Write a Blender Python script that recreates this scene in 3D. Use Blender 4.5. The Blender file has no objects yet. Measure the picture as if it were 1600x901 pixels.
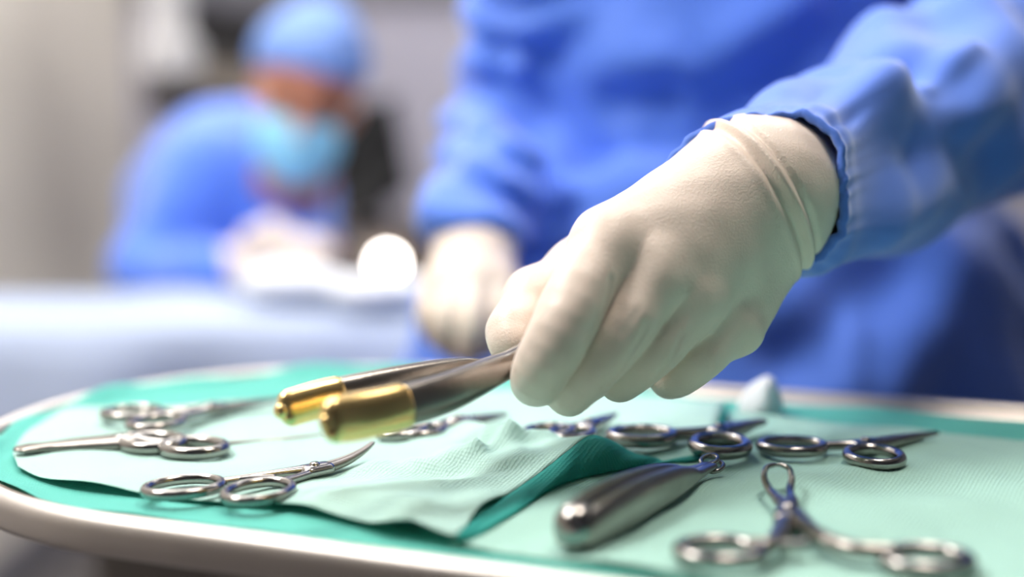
import bpy, bmesh, math, random
import numpy as np
from mathutils import Vector, Matrix
random.seed(4); rng = np.random.default_rng(4)
S = bpy.context.scene
COL = S.collection
PI = math.pi

# ------------------------------------------------------------------ camera
TZ = 0.92                       # height of the cloth on the tray
CZ = TZ + 0.147                 # camera height
FPX = 1925.0                    # focal length in pixels of the 1600 px frame
PITCH = math.atan((450.5 - 240.0) / FPX)
cam_d = bpy.data.cameras.new('camera'); cam = bpy.data.objects.new('camera', cam_d); COL.objects.link(cam)
cam.location = (0, 0, CZ); cam.rotation_euler = (PI / 2 - PITCH, 0, 0)
cam_d.sensor_width = 36; cam_d.lens = FPX / 1600 * 36
cam_d.clip_start = 0.01; cam_d.clip_end = 50
cam_d.dof.use_dof = True; cam_d.dof.focus_distance = 0.555; cam_d.dof.aperture_fstop = 1.72
S.camera = cam

# ------------------------------------------------------------------ world, lights, exposure
S.view_settings.view_transform = 'Standard'; S.view_settings.look = 'None'
S.view_settings.gamma = 1; S.view_settings.use_curve_mapping = False
S.view_settings.exposure = 0.36
w = bpy.data.worlds.new('room_air'); S.world = w; w.use_nodes = True
w.node_tree.nodes['Background'].inputs[0].default_value = (0.8, 0.87, 1, 1)
w.node_tree.nodes['Background'].inputs[1].default_value = 0.25

def area(name, loc, target, size, power, col):
    l = bpy.data.lights.new(name, 'AREA'); l.shape = 'DISK'; l.size = size; l.energy = power; l.color = col
    o = bpy.data.objects.new(name, l); COL.objects.link(o); o.location = loc
    o.rotation_euler = (Vector(target) - Vector(loc)).to_track_quat('-Z', 'Y').to_euler()
    return o
LAMPS = [((-0.75, 0.50, 2.05), (0.0, 0.65, 0.95), 0.36, 8.5, (1.0, 0.97, 0.94)),
         ((0.30, 0.60, 2.25), (0.1, 0.7, 1.0), 0.36, 5, (1.0, 0.90, 0.80)),
         ((-0.7, 1.55, 2.25), (-0.5, 1.75, 0.9), 0.36, 3.5, (0.94, 0.97, 1.0))]
for i, (l, t, s, p, c) in enumerate(LAMPS): area('lamp_light', l, t, s, p, c)
PANEL_STRENGTH = 5.5

# ------------------------------------------------------------------ helpers
cp, sp = math.cos(PITCH), math.sin(PITCH)
def ray(x, y):
    a, b = (x - 800) / FPX, (450.5 - y) / FPX
    return np.array([a, cp + b * sp, -sp + b * cp])
def P(x, y, d):
    r = ray(x, y); t = d / r[1]
    return np.array([r[0] * t, d, CZ + r[2] * t])
def T(x, y, z=0.0):
    r = ray(x, y); t = (TZ + z - CZ) / r[2]
    return np.array([r[0] * t, r[1] * t, TZ + z])

def lin(r, g, b):
    f = lambda c: (c / 255 / 12.92) if c / 255 <= 0.04045 else ((c / 255 + 0.055) / 1.055) ** 2.4
    return (f(r), f(g), f(b), 1)

def mat(name, col, rough=0.5, metal=0.0, noise=0.0, nscale=30, bump=0.0, bscale=200, sss=0.0, trans=0.0, sheen=0.0, emit=None, estr=0, dot=None, coat=0):
    m = bpy.data.materials.new(name); m.use_nodes = True
    nt = m.node_tree; b = nt.nodes['Principled BSDF']
    b.inputs['Base Color'].default_value = col; b.inputs['Roughness'].default_value = rough; b.inputs['Metallic'].default_value = metal
    tc = nt.nodes.new('ShaderNodeTexCoord')
    if noise:
        n = nt.nodes.new('ShaderNodeTexNoise'); n.inputs['Scale'].default_value = nscale; n.inputs['Detail'].default_value = 4
        nt.links.new(tc.outputs['Object'], n.inputs['Vector'])
        r = nt.nodes.new('ShaderNodeValToRGB')
        r.color_ramp.elements[0].position = 0.3; r.color_ramp.elements[1].position = 0.7
        r.color_ramp.elements[0].color = tuple(max(0, c * (1 - noise)) for c in col[:3]) + (1,)
        r.color_ramp.elements[1].color = tuple(min(1, c * (1 + noise)) for c in col[:3]) + (1,)
        nt.links.new(n.outputs['Fac'], r.inputs['Fac']); nt.links.new(r.outputs['Color'], b.inputs['Base Color'])
    if bump:
        n2 = nt.nodes.new('ShaderNodeTexNoise'); n2.inputs['Scale'].default_value = bscale; n2.inputs['Detail'].default_value = 3
        nt.links.new(tc.outputs['Object'], n2.inputs['Vector'])
        bp = nt.nodes.new('ShaderNodeBump'); bp.inputs['Strength'].default_value = bump; bp.inputs['Distance'].default_value = 0.001
        nt.links.new(n2.outputs['Fac'], bp.inputs['Height'])
        nt.links.new(bp.outputs['Normal'], b.inputs['Normal'])
        if dot:
            v = nt.nodes.new('ShaderNodeTexVoronoi'); v.inputs['Scale'].default_value = dot; v.inputs['Randomness'].default_value = 0.12
            mp = nt.nodes.new('ShaderNodeMapping'); mp.inputs['Rotation'].default_value = (0, 0, 0.5); mp.inputs['Scale'].default_value = (1, 1, 0.02)
            nt.links.new(tc.outputs['Object'], mp.inputs['Vector']); nt.links.new(mp.outputs['Vector'], v.inputs['Vector'])
            bp2 = nt.nodes.new('ShaderNodeBump'); bp2.inputs['Strength'].default_value = 0.7; bp2.inputs['Distance'].default_value = 0.0011
            nt.links.new(v.outputs['Distance'], bp2.inputs['Height']); nt.links.new(bp.outputs['Normal'], bp2.inputs['Normal'])
            nt.links.new(bp2.outputs['Normal'], b.inputs['Normal'])
    if sss:
        b.inputs['Subsurface Weight'].default_value = sss; b.inputs['Subsurface Radius'].default_value = (0.006, 0.004, 0.003)
    if sheen: b.inputs['Sheen Weight'].default_value = sheen
    if coat: b.inputs['Coat Weight'].default_value = coat
    if emit:
        b.inputs['Emission Color'].default_value = emit; b.inputs['Emission Strength'].default_value = estr
    if trans:
        t = nt.nodes.new('ShaderNodeBsdfTranslucent'); t.inputs['Color'].default_value = col
        mx = nt.nodes.new('ShaderNodeMixShader'); mx.inputs[0].default_value = trans
        out = nt.nodes['Material Output']
        nt.links.new(b.outputs[0], mx.inputs[1]); nt.links.new(t.outputs[0], mx.inputs[2]); nt.links.new(mx.outputs[0], out.inputs['Surface'])
    return m

M = dict(
    wall=mat('wall_paint', lin(172, 169, 184), 0.7, noise=0.03, nscale=2),
    wall_warm=mat('wall_paint_beige', lin(226, 219, 208), 0.7, noise=0.03, nscale=2),
    tile=mat('unseen_wall_grey', lin(105, 112, 122), 0.5, noise=0.04, nscale=3),  # unseen walls, coloured darker to cut the fill light
    rail=mat('wall_rail', lin(120, 118, 124), 0.6, noise=0.03),
    ceil=mat('ceiling_paint', lin(225, 225, 225), 0.8, noise=0.02),
    floor=mat('floor_vinyl', lin(96, 92, 92), 0.4, noise=0.08, nscale=6),
    panel=mat('lamp_diffuser', lin(240, 240, 240), 0.5, emit=(1, 0.98, 0.95, 1), estr=PANEL_STRENGTH, noise=0.01),
    head=mat('lamp_glass', lin(240, 240, 240), 0.5, emit=(1, 0.95, 0.86, 1), estr=4, noise=0.01),
    steel=mat('surgical_steel', (0.34, 0.32, 0.30, 1), 0.17, 1.0, noise=0.1, nscale=60, bump=0.05, bscale=400),
    satin=mat('satin_steel', (0.30, 0.275, 0.25, 1), 0.28, 1.0, noise=0.08, nscale=80, bump=0.1, bscale=500),
    tray=mat('tray_steel', (0.66, 0.61, 0.57, 1), 0.45, 1.0, noise=0.05, nscale=20, bump=0.05, bscale=300),
    gold=mat('gold_plate', (1.0, 0.70, 0.30, 1), 0.26, 1.0, noise=0.06, nscale=70, bump=0.05, bscale=300),
    glove=mat('latex_glove', lin(238, 221, 207), 0.42, noise=0.035, nscale=60, bump=0.25, bscale=900, sss=0.12),
    gown=mat('gown_fabric', lin(88, 134, 240), 0.65, noise=0.05, nscale=12, bump=0.2, bscale=700, sheen=0.45),
    mint=mat('mint_crepe', lin(186, 223, 213), 0.75, noise=0.03, nscale=18, bump=0.25, bscale=600, trans=0.12, dot=560),
    mint_shaded=mat('mint_crepe_shaded', lin(176, 220, 207), 0.75, noise=0.03, nscale=18, bump=0.25, bscale=600, trans=0.12, dot=560),  # same crepe as the left sheet, the hand's shade put into the colour
    teal=mat('teal_crepe', lin(104, 204, 190), 0.75, noise=0.06, nscale=14, bump=0.25, bscale=600, trans=0.2, dot=560),
    flap=mat('teal_crepe_fold_shaded', lin(62, 190, 180), 0.75, noise=0.05, nscale=30, bump=0.25, bscale=600, trans=0.5, dot=560),  # teal deepened: shade of the fold put into the colour
    drape=mat('pale_blue_drape', lin(168, 180, 204), 0.75, noise=0.04, nscale=6, bump=0.2, bscale=200),
    white=mat('white_cloth', lin(238, 240, 244), 0.8, noise=0.02, nscale=20, bump=0.3, bscale=300),
    skin=mat('skin', lin(196, 128, 98), 0.5, noise=0.06, nscale=20, sss=0.1),
    mask=mat('mask_fabric', lin(140, 205, 236), 0.7, noise=0.03, nscale=30, bump=0.2, bscale=300),
    cap=mat('cap_fabric', lin(122, 156, 222), 0.7, noise=0.06, nscale=14, bump=0.2, bscale=300),
    hair=mat('dark_hair', lin(70, 45, 30), 0.6, noise=0.2, nscale=60),
    eye=mat('eye', lin(40, 30, 26), 0.2, noise=0.1),
    black=mat('black_plastic', lin(9, 8, 9), 0.8, noise=0.1),
    dark=mat('recess_shade', lin(52, 50, 48), 0.6, noise=0.05),
    pale=mat('pale_enamel', lin(214, 212, 212), 0.45, noise=0.03),
    tan=mat('tan_enamel', lin(150, 139, 126), 0.5, noise=0.05),
    brown=mat('brown_grey_enamel', lin(78, 69, 62), 0.5, noise=0.06),
    disc_glow=mat('bright_disc_glass', lin(255, 245, 235), 0.3, emit=(1, 0.93, 0.86, 1), estr=22, noise=0.01),
    shoe=mat('shoe_rubber', lin(235, 235, 235), 0.5, noise=0.02),
    trouser=mat('trouser_fabric', lin(60, 96, 180), 0.8, noise=0.04),
)

def link(name, me, m=None, parent=None, smooth=True):
    o = bpy.data.objects.new(name, me); COL.objects.link(o)
    if m: me.materials.append(m)
    if smooth:
        for p in me.polygons: p.use_smooth = True
    if parent:
        o.parent = parent
        o.matrix_parent_inverse = Matrix.Translation(-Vector(parent.location))
    return o
def from_np(name, v, f, m, parent=None, smooth=True):
    me = bpy.data.meshes.new(name); me.from_pydata([tuple(map(float, p)) for p in v], [], [tuple(map(int, q)) for q in f]); me.update()
    return link(name, me, m, parent, smooth)
def thing(name, loc, label, cat, group=None):
    o = bpy.data.objects.new(name, None); COL.objects.link(o); o.location = tuple(map(float, loc)); o.empty_display_size = 0.02
    return tag(o, label, cat, group)
def tag(o, label, cat, group=None, kind=None):
    if label: o['label'] = label
    if cat: o['category'] = cat
    if group: o['group'] = group
    if kind: o['kind'] = kind
    return o
def struct(o): o['kind'] = 'structure'; return o

def box(name, lo, hi, m, parent=None, bevel=0.0, rotz=0.0, pivot=None):
    bm = bmesh.new(); bmesh.ops.create_cube(bm, size=1)
    lo, hi = Vector(lo), Vector(hi)
    for v in bm.verts:
        v.co = Vector(((v.co.x + .5) * (hi.x - lo.x) + lo.x, (v.co.y + .5) * (hi.y - lo.y) + lo.y, (v.co.z + .5) * (hi.z - lo.z) + lo.z))
    if bevel: bmesh.ops.bevel(bm, geom=bm.edges[:], offset=bevel, segments=2, affect='EDGES', profile=0.5)
    if rotz:
        pv = Vector(pivot) if pivot else (lo + hi) / 2
        bmesh.ops.rotate(bm, verts=bm.verts[:], cent=pv, matrix=Matrix.Rotation(rotz, 3, 'Z'))
    me = bpy.data.meshes.new(name); bm.to_mesh(me); bm.free()
    return link(name, me, m, parent, smooth=False)

def catmull(pts, n):
    pts = np.asarray(pts, float); k = len(pts)
    if k == 2:
        t = np.linspace(0, 1, n)[:, None]; return pts[0] * (1 - t) + pts[1] * t
    ext = np.vstack([2 * pts[0] - pts[1], pts, 2 * pts[-1] - pts[-2]])
    out = []
    for q in np.linspace(0, k - 1, n):
        i = min(int(q), k - 2); t = q - i
        a, b, c, d = ext[i], ext[i + 1], ext[i + 2], ext[i + 3]
        out.append(0.5 * (2 * b + (c - a) * t + (2 * a - 5 * b + 4 * c - d) * t * t + (3 * b - a - 3 * c + d) * t ** 3))
    return np.array(out)

def sweep(path, rad, seg=14, n=None, up=(0, 0, 1), closed=False, power=2.0, roundend=True):
    """tube along path (catmull smoothed); rad = list of (across, along-up) half sizes; returns v, f"""
    path = np.asarray(path, float); rad = np.asarray(rad, float)
    if rad.ndim == 0: rad = np.tile([float(rad)] * 2, (len(path), 1))
    if rad.ndim == 1: rad = np.stack([rad, rad], 1)
    if n:
        if closed:
            pp = np.vstack([path, path[:1]]); path = catmull(pp, n + 1)[:-1]
            rad = catmull(np.vstack([rad, rad[:1]]), n + 1)[:-1]
        else:
            path = catmull(path, n); rad = catmull(rad, n)
    k = len(path)
    tan = np.gradient(path, axis=0)
    if closed: tan = np.roll(path, -1, 0) - np.roll(path, 1, 0)
    tan /= np.linalg.norm(tan, axis=1)[:, None] + 1e-12
    side = np.cross(tan, np.asarray(up, float)); side /= np.linalg.norm(side, axis=1)[:, None] + 1e-12
    upv = np.cross(side, tan)
    rings = []
    if roundend and not closed:
        new_p, new_r, idx = [], [], []
        for a in (0.12, 0.4, 0.75):
            q = math.sqrt(1 - (1 - a) ** 2)
            new_p.append(path[0] - tan[0] * rad[0].mean() * (1 - a)); new_r.append(rad[0] * q); idx.append(0)
        for i in range(k): new_p.append(path[i]); new_r.append(rad[i]); idx.append(i)
        for a in (0.75, 0.4, 0.12):
            q = math.sqrt(1 - (1 - a) ** 2)
            new_p.append(path[-1] + tan[-1] * rad[-1].mean() * (1 - a)); new_r.append(rad[-1] * q); idx.append(k - 1)
        path = np.array(new_p); rad = np.array(new_r); side = side[idx]; upv = upv[idx]; k = len(path)
    th = np.linspace(0, 2 * PI, seg, endpoint=False)
    c, s = np.cos(th), np.sin(th)
    c = np.sign(c) * np.abs(c) ** (2 / power); s = np.sign(s) * np.abs(s) ** (2 / power)
    v = (path[:, None, :] + side[:, None, :] * (rad[:, 0, None] * c)[:, :, None] + upv[:, None, :] * (rad[:, 1, None] * s)[:, :, None]).reshape(-1, 3)
    f = []
    for i in range(k if closed else k - 1):
        j = (i + 1) % k
        for q in range(seg):
            r = (q + 1) % seg
            f.append((i * seg + q, i * seg + r, j * seg + r, j * seg + q))
    if not closed:
        f.append(tuple(range(seg - 1, -1, -1))); f.append(tuple(range((k - 1) * seg, k * seg)))
    return v, f
def tube(name, path, rad, m, parent=None, **k):
    v, f = sweep(path, rad, **k); return from_np(name, v, [q[::-1] for q in f], m, parent)

def grid(name, fn, nu, nv, m, parent=None, solid=0.0, closed_u=False):
    v = []; f = []
    for i in range(nu):
        for j in range(nv):
            v.append(fn(i / (nu if closed_u else nu - 1), j / (nv - 1)))
    for i in range(nu if closed_u else nu - 1):
        for j in range(nv - 1):
            i2 = (i + 1) % nu
            f.append((i * nv + j, i2 * nv + j, i2 * nv + j + 1, i * nv + j + 1))
    o = from_np(name, v, f, m, parent)
    if solid:
        s = o.modifiers.new('thick', 'SOLIDIFY'); s.thickness = solid; s.offset = -1
    return o
def lathe(name, prof, m, loc=(0, 0, 0), seg=32, parent=None, rot=None):
    v = []; f = []; n = len(prof)
    for i in range(seg):
        a = 2 * PI * i / seg
        for r, z in prof: v.append((r * math.cos(a), r * math.sin(a), z))
    for i in range(seg):
        for j in range(n - 1):
            k = (i + 1) % seg
            f.append((i * n + j, k * n + j, k * n + j + 1, i * n + j + 1))
    v = np.array(v)
    if rot is not None: v = v @ np.array(rot.to_3x3()).T
    return from_np(name, v + np.array(loc), f, m, parent)

# --- signed distance modelling (continuous bodies, hands, gowns)
def smin(a, b, k):
    h = np.maximum(k - np.abs(a - b), 0) / k
    return np.minimum(a, b) - h * h * k * 0.25
def smax(a, b, k): return -smin(-a, -b, k)
def capsule(Q, a, b, ra, rb=None):
    rb = ra if rb is None else rb
    a = np.asarray(a, np.float32); b = np.asarray(b, np.float32); ba = b - a
    pa = Q - a; h = np.clip(pa @ ba / (ba @ ba), 0, 1)
    return np.linalg.norm(pa - h[:, None] * ba, axis=1) - (ra + (rb - ra) * h)
def ellipsoid(Q, c, r, R=None):
    q = Q - np.asarray(c, np.float32)
    if R is not None: q = q @ np.asarray(R, np.float32)
    r = np.asarray(r, np.float32)
    k0 = np.linalg.norm(q / r, axis=1); k1 = np.linalg.norm(q / (r * r), axis=1) + 1e-9
    return k0 * (k0 - 1) / k1
def finger(Q, pts, rad):
    p = catmull(np.array(pts), 18); r = catmull(np.array(rad)[:, None], 18)[:, 0]; d = None
    for i in range(17):
        e = capsule(Q, p[i], p[i + 1], r[i], r[i + 1]); d = e if d is None else np.minimum(d, e)
    return d
def chain(Q, pts, rad, k):
    d = None
    for i in range(len(pts) - 1):
        e = capsule(Q, pts[i], pts[i + 1], rad[i], rad[i + 1])
        d = e if d is None else smin(d, e, k)
    return d
def gauss_line(Q, a, b, w):
    d = capsule(Q, a, b, 0.0)
    return np.exp(-(d / w) ** 2)
def noise3(Q, scale, seed):
    r = np.random.default_rng(seed); out = 0
    for i in range(7):
        k = r.normal(size=3); k = k / np.linalg.norm(k) * scale * r.uniform(0.6, 1.7)
        out = out + np.sin(Q @ k.astype(np.float32) + r.uniform(0, 6.28))
    return out / 3.0

def mesh_sdf(name, fn, lo, hi, vox, m, parent=None, smooth_it=0):
    lo = np.asarray(lo, float); hi = np.asarray(hi, float)
    B = 6
    n = (np.ceil((hi - lo) / (vox * B)).astype(int)) * B
    cc = [lo[a] + (np.arange(n[a] // B) + 0.5) * vox * B for a in range(3)]
    G = np.stack(np.meshgrid(*cc, indexing='ij'), -1).reshape(-1, 3).astype(np.float32)
    C = fn(G).reshape([q // B for q in n])
    F = np.repeat(np.repeat(np.repeat(C, B, 0), B, 1), B, 2).astype(np.float32)
    msk = np.abs(F) < vox * B * 1.5 + 0.004
    idx = np.argwhere(msk)
    for s in range(0, len(idx), 400000):
        q = idx[s:s + 400000]
        pts = (lo + (q + 0.5) * vox).astype(np.float32)
        F[q[:, 0], q[:, 1], q[:, 2]] = fn(pts)
    for ax in range(3):                                    # close at the borders
        sl = [slice(None)] * 3
        for e in (0, -1): sl[ax] = e; F[tuple(sl)] = np.maximum(F[tuple(sl)], vox * 0.5)
    ins = F < 0
    off = [(i, j, k) for i in (0, 1) for j in (0, 1) for k in (0, 1)]
    cnt = sum(ins[i:n[0] - 1 + i, j:n[1] - 1 + j, k:n[2] - 1 + k].astype(np.int8) for i, j, k in off)
    act = (cnt > 0) & (cnt < 8)
    cells = np.argwhere(act); vid = np.full(act.shape, -1, np.int64); vid[act] = np.arange(len(cells))
    acc = np.zeros((len(cells), 3)); num = np.zeros(len(cells))
    for a in off:
        for ax in range(3):
            if a[ax]: continue
            b = list(a); b[ax] = 1
            ca = cells + np.array(a); cb = cells + np.array(b)
            fa = F[ca[:, 0], ca[:, 1], ca[:, 2]]; fb = F[cb[:, 0], cb[:, 1], cb[:, 2]]
            x = (fa < 0) != (fb < 0)
            t = np.where(x, fa / np.where(x, fa - fb, 1), 0)
            p = np.array(a) + t[:, None] * (np.array(b) - np.array(a))
            acc[x] += p[x]; num[x] += 1
    V = lo + (cells + acc / num[:, None] + 0.5) * vox
    faces = []
    for ax in range(3):
        u, v = (ax + 1) % 3, (ax + 2) % 3
        s0 = [slice(1, -1)] * 3; s0[ax] = slice(0, -1); s1 = list(s0); s1[ax] = slice(1, None)
        d = ins[tuple(s0)] != ins[tuple(s1)]
        e = np.argwhere(d); e[:, u] += 1; e[:, v] += 1
        fl = ins[e[:, 0], e[:, 1], e[:, 2]]
        du = np.zeros(3, int); du[u] = 1; dv = np.zeros(3, int); dv[v] = 1
        q = [e - du - dv, e - dv, e, e - du]
        q = np.stack([vid[c[:, 0], c[:, 1], c[:, 2]] for c in q], 1)
        q[~fl] = q[~fl][:, ::-1]
        faces.append(q[(q >= 0).all(1)])
    Fc = np.vstack(faces)
    if smooth_it:
        for _ in range(smooth_it):
            s = np.zeros_like(V); c = np.zeros(len(V))
            for a in range(4):
                i, j = Fc[:, a], Fc[:, (a + 1) % 4]
                np.add.at(s, i, V[j]); np.add.at(c, i, 1); np.add.at(s, j, V[i]); np.add.at(c, j, 1)
            V = 0.5 * V + 0.5 * s / np.maximum(c, 1)[:, None]
    me = bpy.data.meshes.new(name)
    me.vertices.add(len(V)); me.vertices.foreach_set('co', V.astype(np.float32).ravel())
    me.loops.add(len(Fc) * 4); me.loops.foreach_set('vertex_index', Fc.astype(np.int32).ravel())
    me.polygons.add(len(Fc)); me.polygons.foreach_set('loop_start', np.arange(0, len(Fc) * 4, 4, dtype=np.int32))
    me.polygons.foreach_set('loop_total', np.full(len(Fc), 4, np.int32))
    me.update(calc_edges=True); me.validate()
    return link(name, me, m, parent)

# ------------------------------------------------------------------ room shell
XL, XR, YF, YB, ZC = -1.22, 2.6, -1.6, 4.0, 2.7
struct(box('floor', (XL - .1, YF - .1, -0.1), (XR + .1, YB + .1, 0), M['floor']))
struct(box('ceiling', (XL - .1, YF - .1, ZC), (XR + .1, YB + .1, ZC + .1), M['ceil']))
struct(box('wall_back', (XL - .1, YB, 0), (XR + .1, YB + .1, ZC), M['wall']))
struct(box('wall_left', (XL - .1, YF, 0), (XL, YB, ZC), M['wall_warm']))
struct(box('wall_right', (XR, YF, 0), (XR + .1, YB, ZC), M['tile']))
struct(box('wall_front', (XL - .1, YF - .1, 0), (XR + .1, YF, ZC), M['tile']))
struct(box('baseboard_back', (XL, YB - .015, 0), (XR, YB, 0.12), M['rail']))
struct(box('baseboard_left', (XL, YF, 0), (XL + .015, YB - .015, 0.12), M['rail']))
struct(box('trim_1', (XL, YB - .03, 1.56), (XR, YB, 1.98), M['rail'], bevel=0.004))

PANELS = [(-0.55, 0.9, 'alone in the first row above the instrument tray'), (-0.72, 2.1, 'middle row added to brighten the back, left'), (0.75, 2.1, 'middle row added to brighten the back, right'),
          (-0.72, 3.3, 'far row added to brighten the back wall, left'), (0.75, 3.3, 'far row added to brighten the back wall, right')]
for x, y, wh in PANELS:  # unseen panels; middle and far rows added to brighten the background
    t = thing('unseen_ceiling_light', (x, y, ZC - 0.02), 'unseen white ceiling light panel, ' + wh, 'ceiling light', 'ceiling light panels')
    hx, hy = (.30, .30) if y < 1.5 else (.45, .45)
    box('frame', (x - hx - .03, y - hy - .03, ZC - .03), (x + hx + .03, y + hy + .03, ZC), M['pale'], t, bevel=0.004)
    box('diffuser', (x - hx, y - hy, ZC - .034), (x + hx, y + hy, ZC - .028), M['panel'], t)
for i, (l, tg, s, p, c) in enumerate(LAMPS):
    d = (Vector(tg) - Vector(l)).normalized()
    rot = d.to_track_quat('-Z', 'Y').to_matrix()
    t = thing('operating_lamp', l, ['round operating lamp head hanging left of the instrument tray', 'round operating lamp head hanging right of the instrument tray', 'round operating lamp head hanging over the draped operating table'][i], 'lamp', 'operating lamps')
    up = Vector(l) - d * 0.02
    lathe('lamp_housing', [(0.001, 0.07), (0.12, 0.065), (0.27, 0.03), (0.28, 0.0), (0.27, 0.0)], M['pale'], up, 40, t, rot)
    lathe('lamp_lens', [(0.27, 0.004), (0.15, 0.006), (0.001, 0.006)], M['head'], up, 40, t, rot)
    tube('arm', [Vector(l) - d * 0.08, Vector(l) - d * 0.2 + Vector((0.1, 0, 0.1)), (l[0] + .2, l[1] - .1, ZC - .06), (l[0] + .2, l[1] - .1, ZC)], 0.018, M['pale'], t, n=24)

# ------------------------------------------------------------------ instrument tray on its stand
AU = np.array([0.93316, -0.35945]); AV = np.array([0.35945, 0.93316])
RT = 0.1845; CV = 0.5694; U0, U1 = -0.320, 0.06
def outline(th_frac, r):
    """stadium outline; returns point and its centre-line point"""
    L = U1 - U0; per = 2 * L + 2 * PI * RT; s = th_frac * per
    if s < L: u, v, cu = U0 + s, -1, U0 + s; q = (u, -r); c = u
    elif s < L + PI * RT:
        a = -PI / 2 + (s - L) / RT; q = (U1 + r * math.cos(a), r * math.sin(a)); c = U1
    elif s < 2 * L + PI * RT:
        u = U1 - (s - L - PI * RT); q = (u, r); c = u
    else:
        a = PI / 2 + (s - 2 * L - PI * RT) / RT; q = (U0 + r * math.cos(a), r * math.sin(a)); c = U0
    p = AU * q[0] + AV * (CV + q[1])
    return p
RIMZ = 0.003
stand = thing('instrument_stand', (-0.05, 0.62, 0), 'round-ended steel instrument tray stand under the green cloths', 'instrument stand')
def pan(prof):
    n = len(prof)
    def fn(a, b):
        r, z = prof[min(int(round(b * (n - 1))), n - 1)]
        p = outline(a % 1.0, r); return (p[0], p[1], TZ + z)
    return fn
prof_pan = [(0.0005, -0.004), (0.10, -0.004), (0.165, -0.004), (0.172, -0.003), (0.1755, 0.0), (0.176, RIMZ)]
grid('tray_pan', pan(prof_pan), 200, len(prof_pan), M['tray'], stand, closed_u=True)
prof_rim = [(0.1745, RIMZ - .003)] + [(0.1812 + 0.0055 * math.cos(a), RIMZ - 0.004 + 0.0055 * math.sin(a)) for a in np.linspace(PI * 0.9, -PI * 0.15, 12)] + [(0.1862, -0.009), (0.1835, -0.0125), (0.178, -0.0120)]
grid('tray_rim', pan(prof_rim), 200, len(prof_rim), M['tray'], stand, closed_u=True)
for s in (-0.09, 0.09):
    a = AU * (U0 - 0.08) + AV * (CV + s); b = AU * (U1 + 0.1) + AV * (CV + s)
    tube('support_rail', [(a[0], a[1], TZ - .016), (b[0], b[1], TZ - .016)], 0.009, M['satin'], stand, n=6)
e0 = AU * (U1 + 0.1) + AV * (CV - .09); e1 = AU * (U1 + 0.1) + AV * (CV + .09); em = AU * (U1 + 0.1) + AV * CV
tube('cross_bar', [(e0[0], e0[1], TZ - .022), (e1[0], e1[1], TZ - .022)], 0.009, M['satin'], stand, n=6)
tube('post', [(em[0], em[1], TZ - .02), (em[0], em[1], 0.07)], 0.014, M['satin'], stand, n=6)
for a in (0.35, -0.35, PI - 0.5, PI + 0.5):
    q = em + 0.26 * (AU * math.cos(a + PI / 2) + AV * math.sin(a + PI / 2))
    leg = tube('base_leg', [(em[0], em[1], 0.075), (q[0], q[1], 0.062)], 0.014, M['satin'], stand, n=6)
    cst = lathe('castor', [(0.001, -.012), (0.028, -.012), (0.03, 0), (0.028, .012), (0.001, .012)], M['black'], (q[0], q[1], 0.030), 20, leg, Matrix.Rotation(PI / 2, 3, 'X'))
    
# ------------------------------------------------------------------ cloths on the tray
BUMPS = []      # (a, b, width, height)
def addb(p, q, wd, h): BUMPS.append((T(*p)[:2], T(*q)[:2], wd, h))
addb((735, 682), (770, 712), .010, .006); addb((770, 712), (812, 738), .008, .005)
addb((600, 742), (700, 735), .010, .004); addb((700, 735), (840, 752), .009, .0045)
addb((640, 800), (760, 790), .018, .004); addb((560, 700), (690, 715), .012, .002)
addb((850, 664), (800, 680), .010, .002); addb((520, 790), (640, 770), .012, .003)
addb((250, 730), (420, 735), .010, .0012); addb((1250, 770), (1450, 790), .018, .002)
addb((1100, 765), (1330, 745), .012, .0015); addb((1240, 730), (1420, 742), .010, .0012)
addb((620, 850), (700, 845), .014, .006)
addb((700, 725), (745, 735), .0045, .004); addb((745, 735), (800, 720), .0045, .0045); addb((800, 720), (862, 712), .005, .005); addb((800, 694), (850, 684), .006, .003)
addb((640, 735), (700, 748), .004, .0025); addb((600, 735), (560, 745), .005, .002); addb((780, 752), (860, 742), .004, .003); addb((690, 770), (780, 762), .007, .003); addb((560, 795), (680, 812), .008, .003)
addb((815, 706), (850, 700), .006, .003); addb((660, 700), (720, 690), .006, .003); addb((735, 712), (790, 705), .004, -.004); addb((1150, 700), (1000, 715), .006, .002); addb((1300, 690), (1500, 700), .010, .002)
def wr(x, y):
    p = np.array([x, y]); z = 0
    for a, b, wd, h in BUMPS:
        ba = b - a; t = min(1, max(0, float((p - a) @ ba / (ba @ ba)))); d = np.linalg.norm(p - a - t * ba)
        z += h * math.exp(-(d / wd) ** 2)
    z += 0.0009 * math.sin(61 * x + 23 * y + 1) + 0.0007 * math.sin(-43 * x + 95 * y) + 0.0004 * math.sin(140 * x + 60 * y + 2) 
    return z
liner_prof = [(0.0005, 0), (0.05, 0), (0.1, 0), (0.13, 0), (0.148, 0), (0.158, 0.0004), (0.1645, 0.0015), (0.169, 0.0045), (0.1725, 0.0085)]
def liner(a, b):
    n = len(liner_prof); i = min(int(round(b * (n - 1))), n - 1); r, z = liner_prof[i]
    p = outline(a % 1.0, r)
    if p[1] > .6:
        k_ = min(1, max(0, (p[0] - .02) / .10)); r *= 1 - .095 * k_; z *= 1 - .7 * k_; p = outline(a % 1.0, r)
    edge = max(0, (i - 4) / 4)
    z = z * (1 + 0.35 * math.sin(a * 70) + 0.25 * math.sin(a * 157 + 2)) * (0.35 if p[1] < 0.6 else 0.7)
    return (p[0] + edge * .0015 * math.sin(a * 113), p[1] + edge * .0015 * math.cos(a * 91), TZ + z - 0.0015)
ln = grid('tray_liner', liner, 300, len(liner_prof), M['teal'], None, solid=0.0005, closed_u=True)
tag(ln, 'teal crepe liner cloth tucked inside the steel tray rim under the mint sheets', 'cloth')

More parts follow.
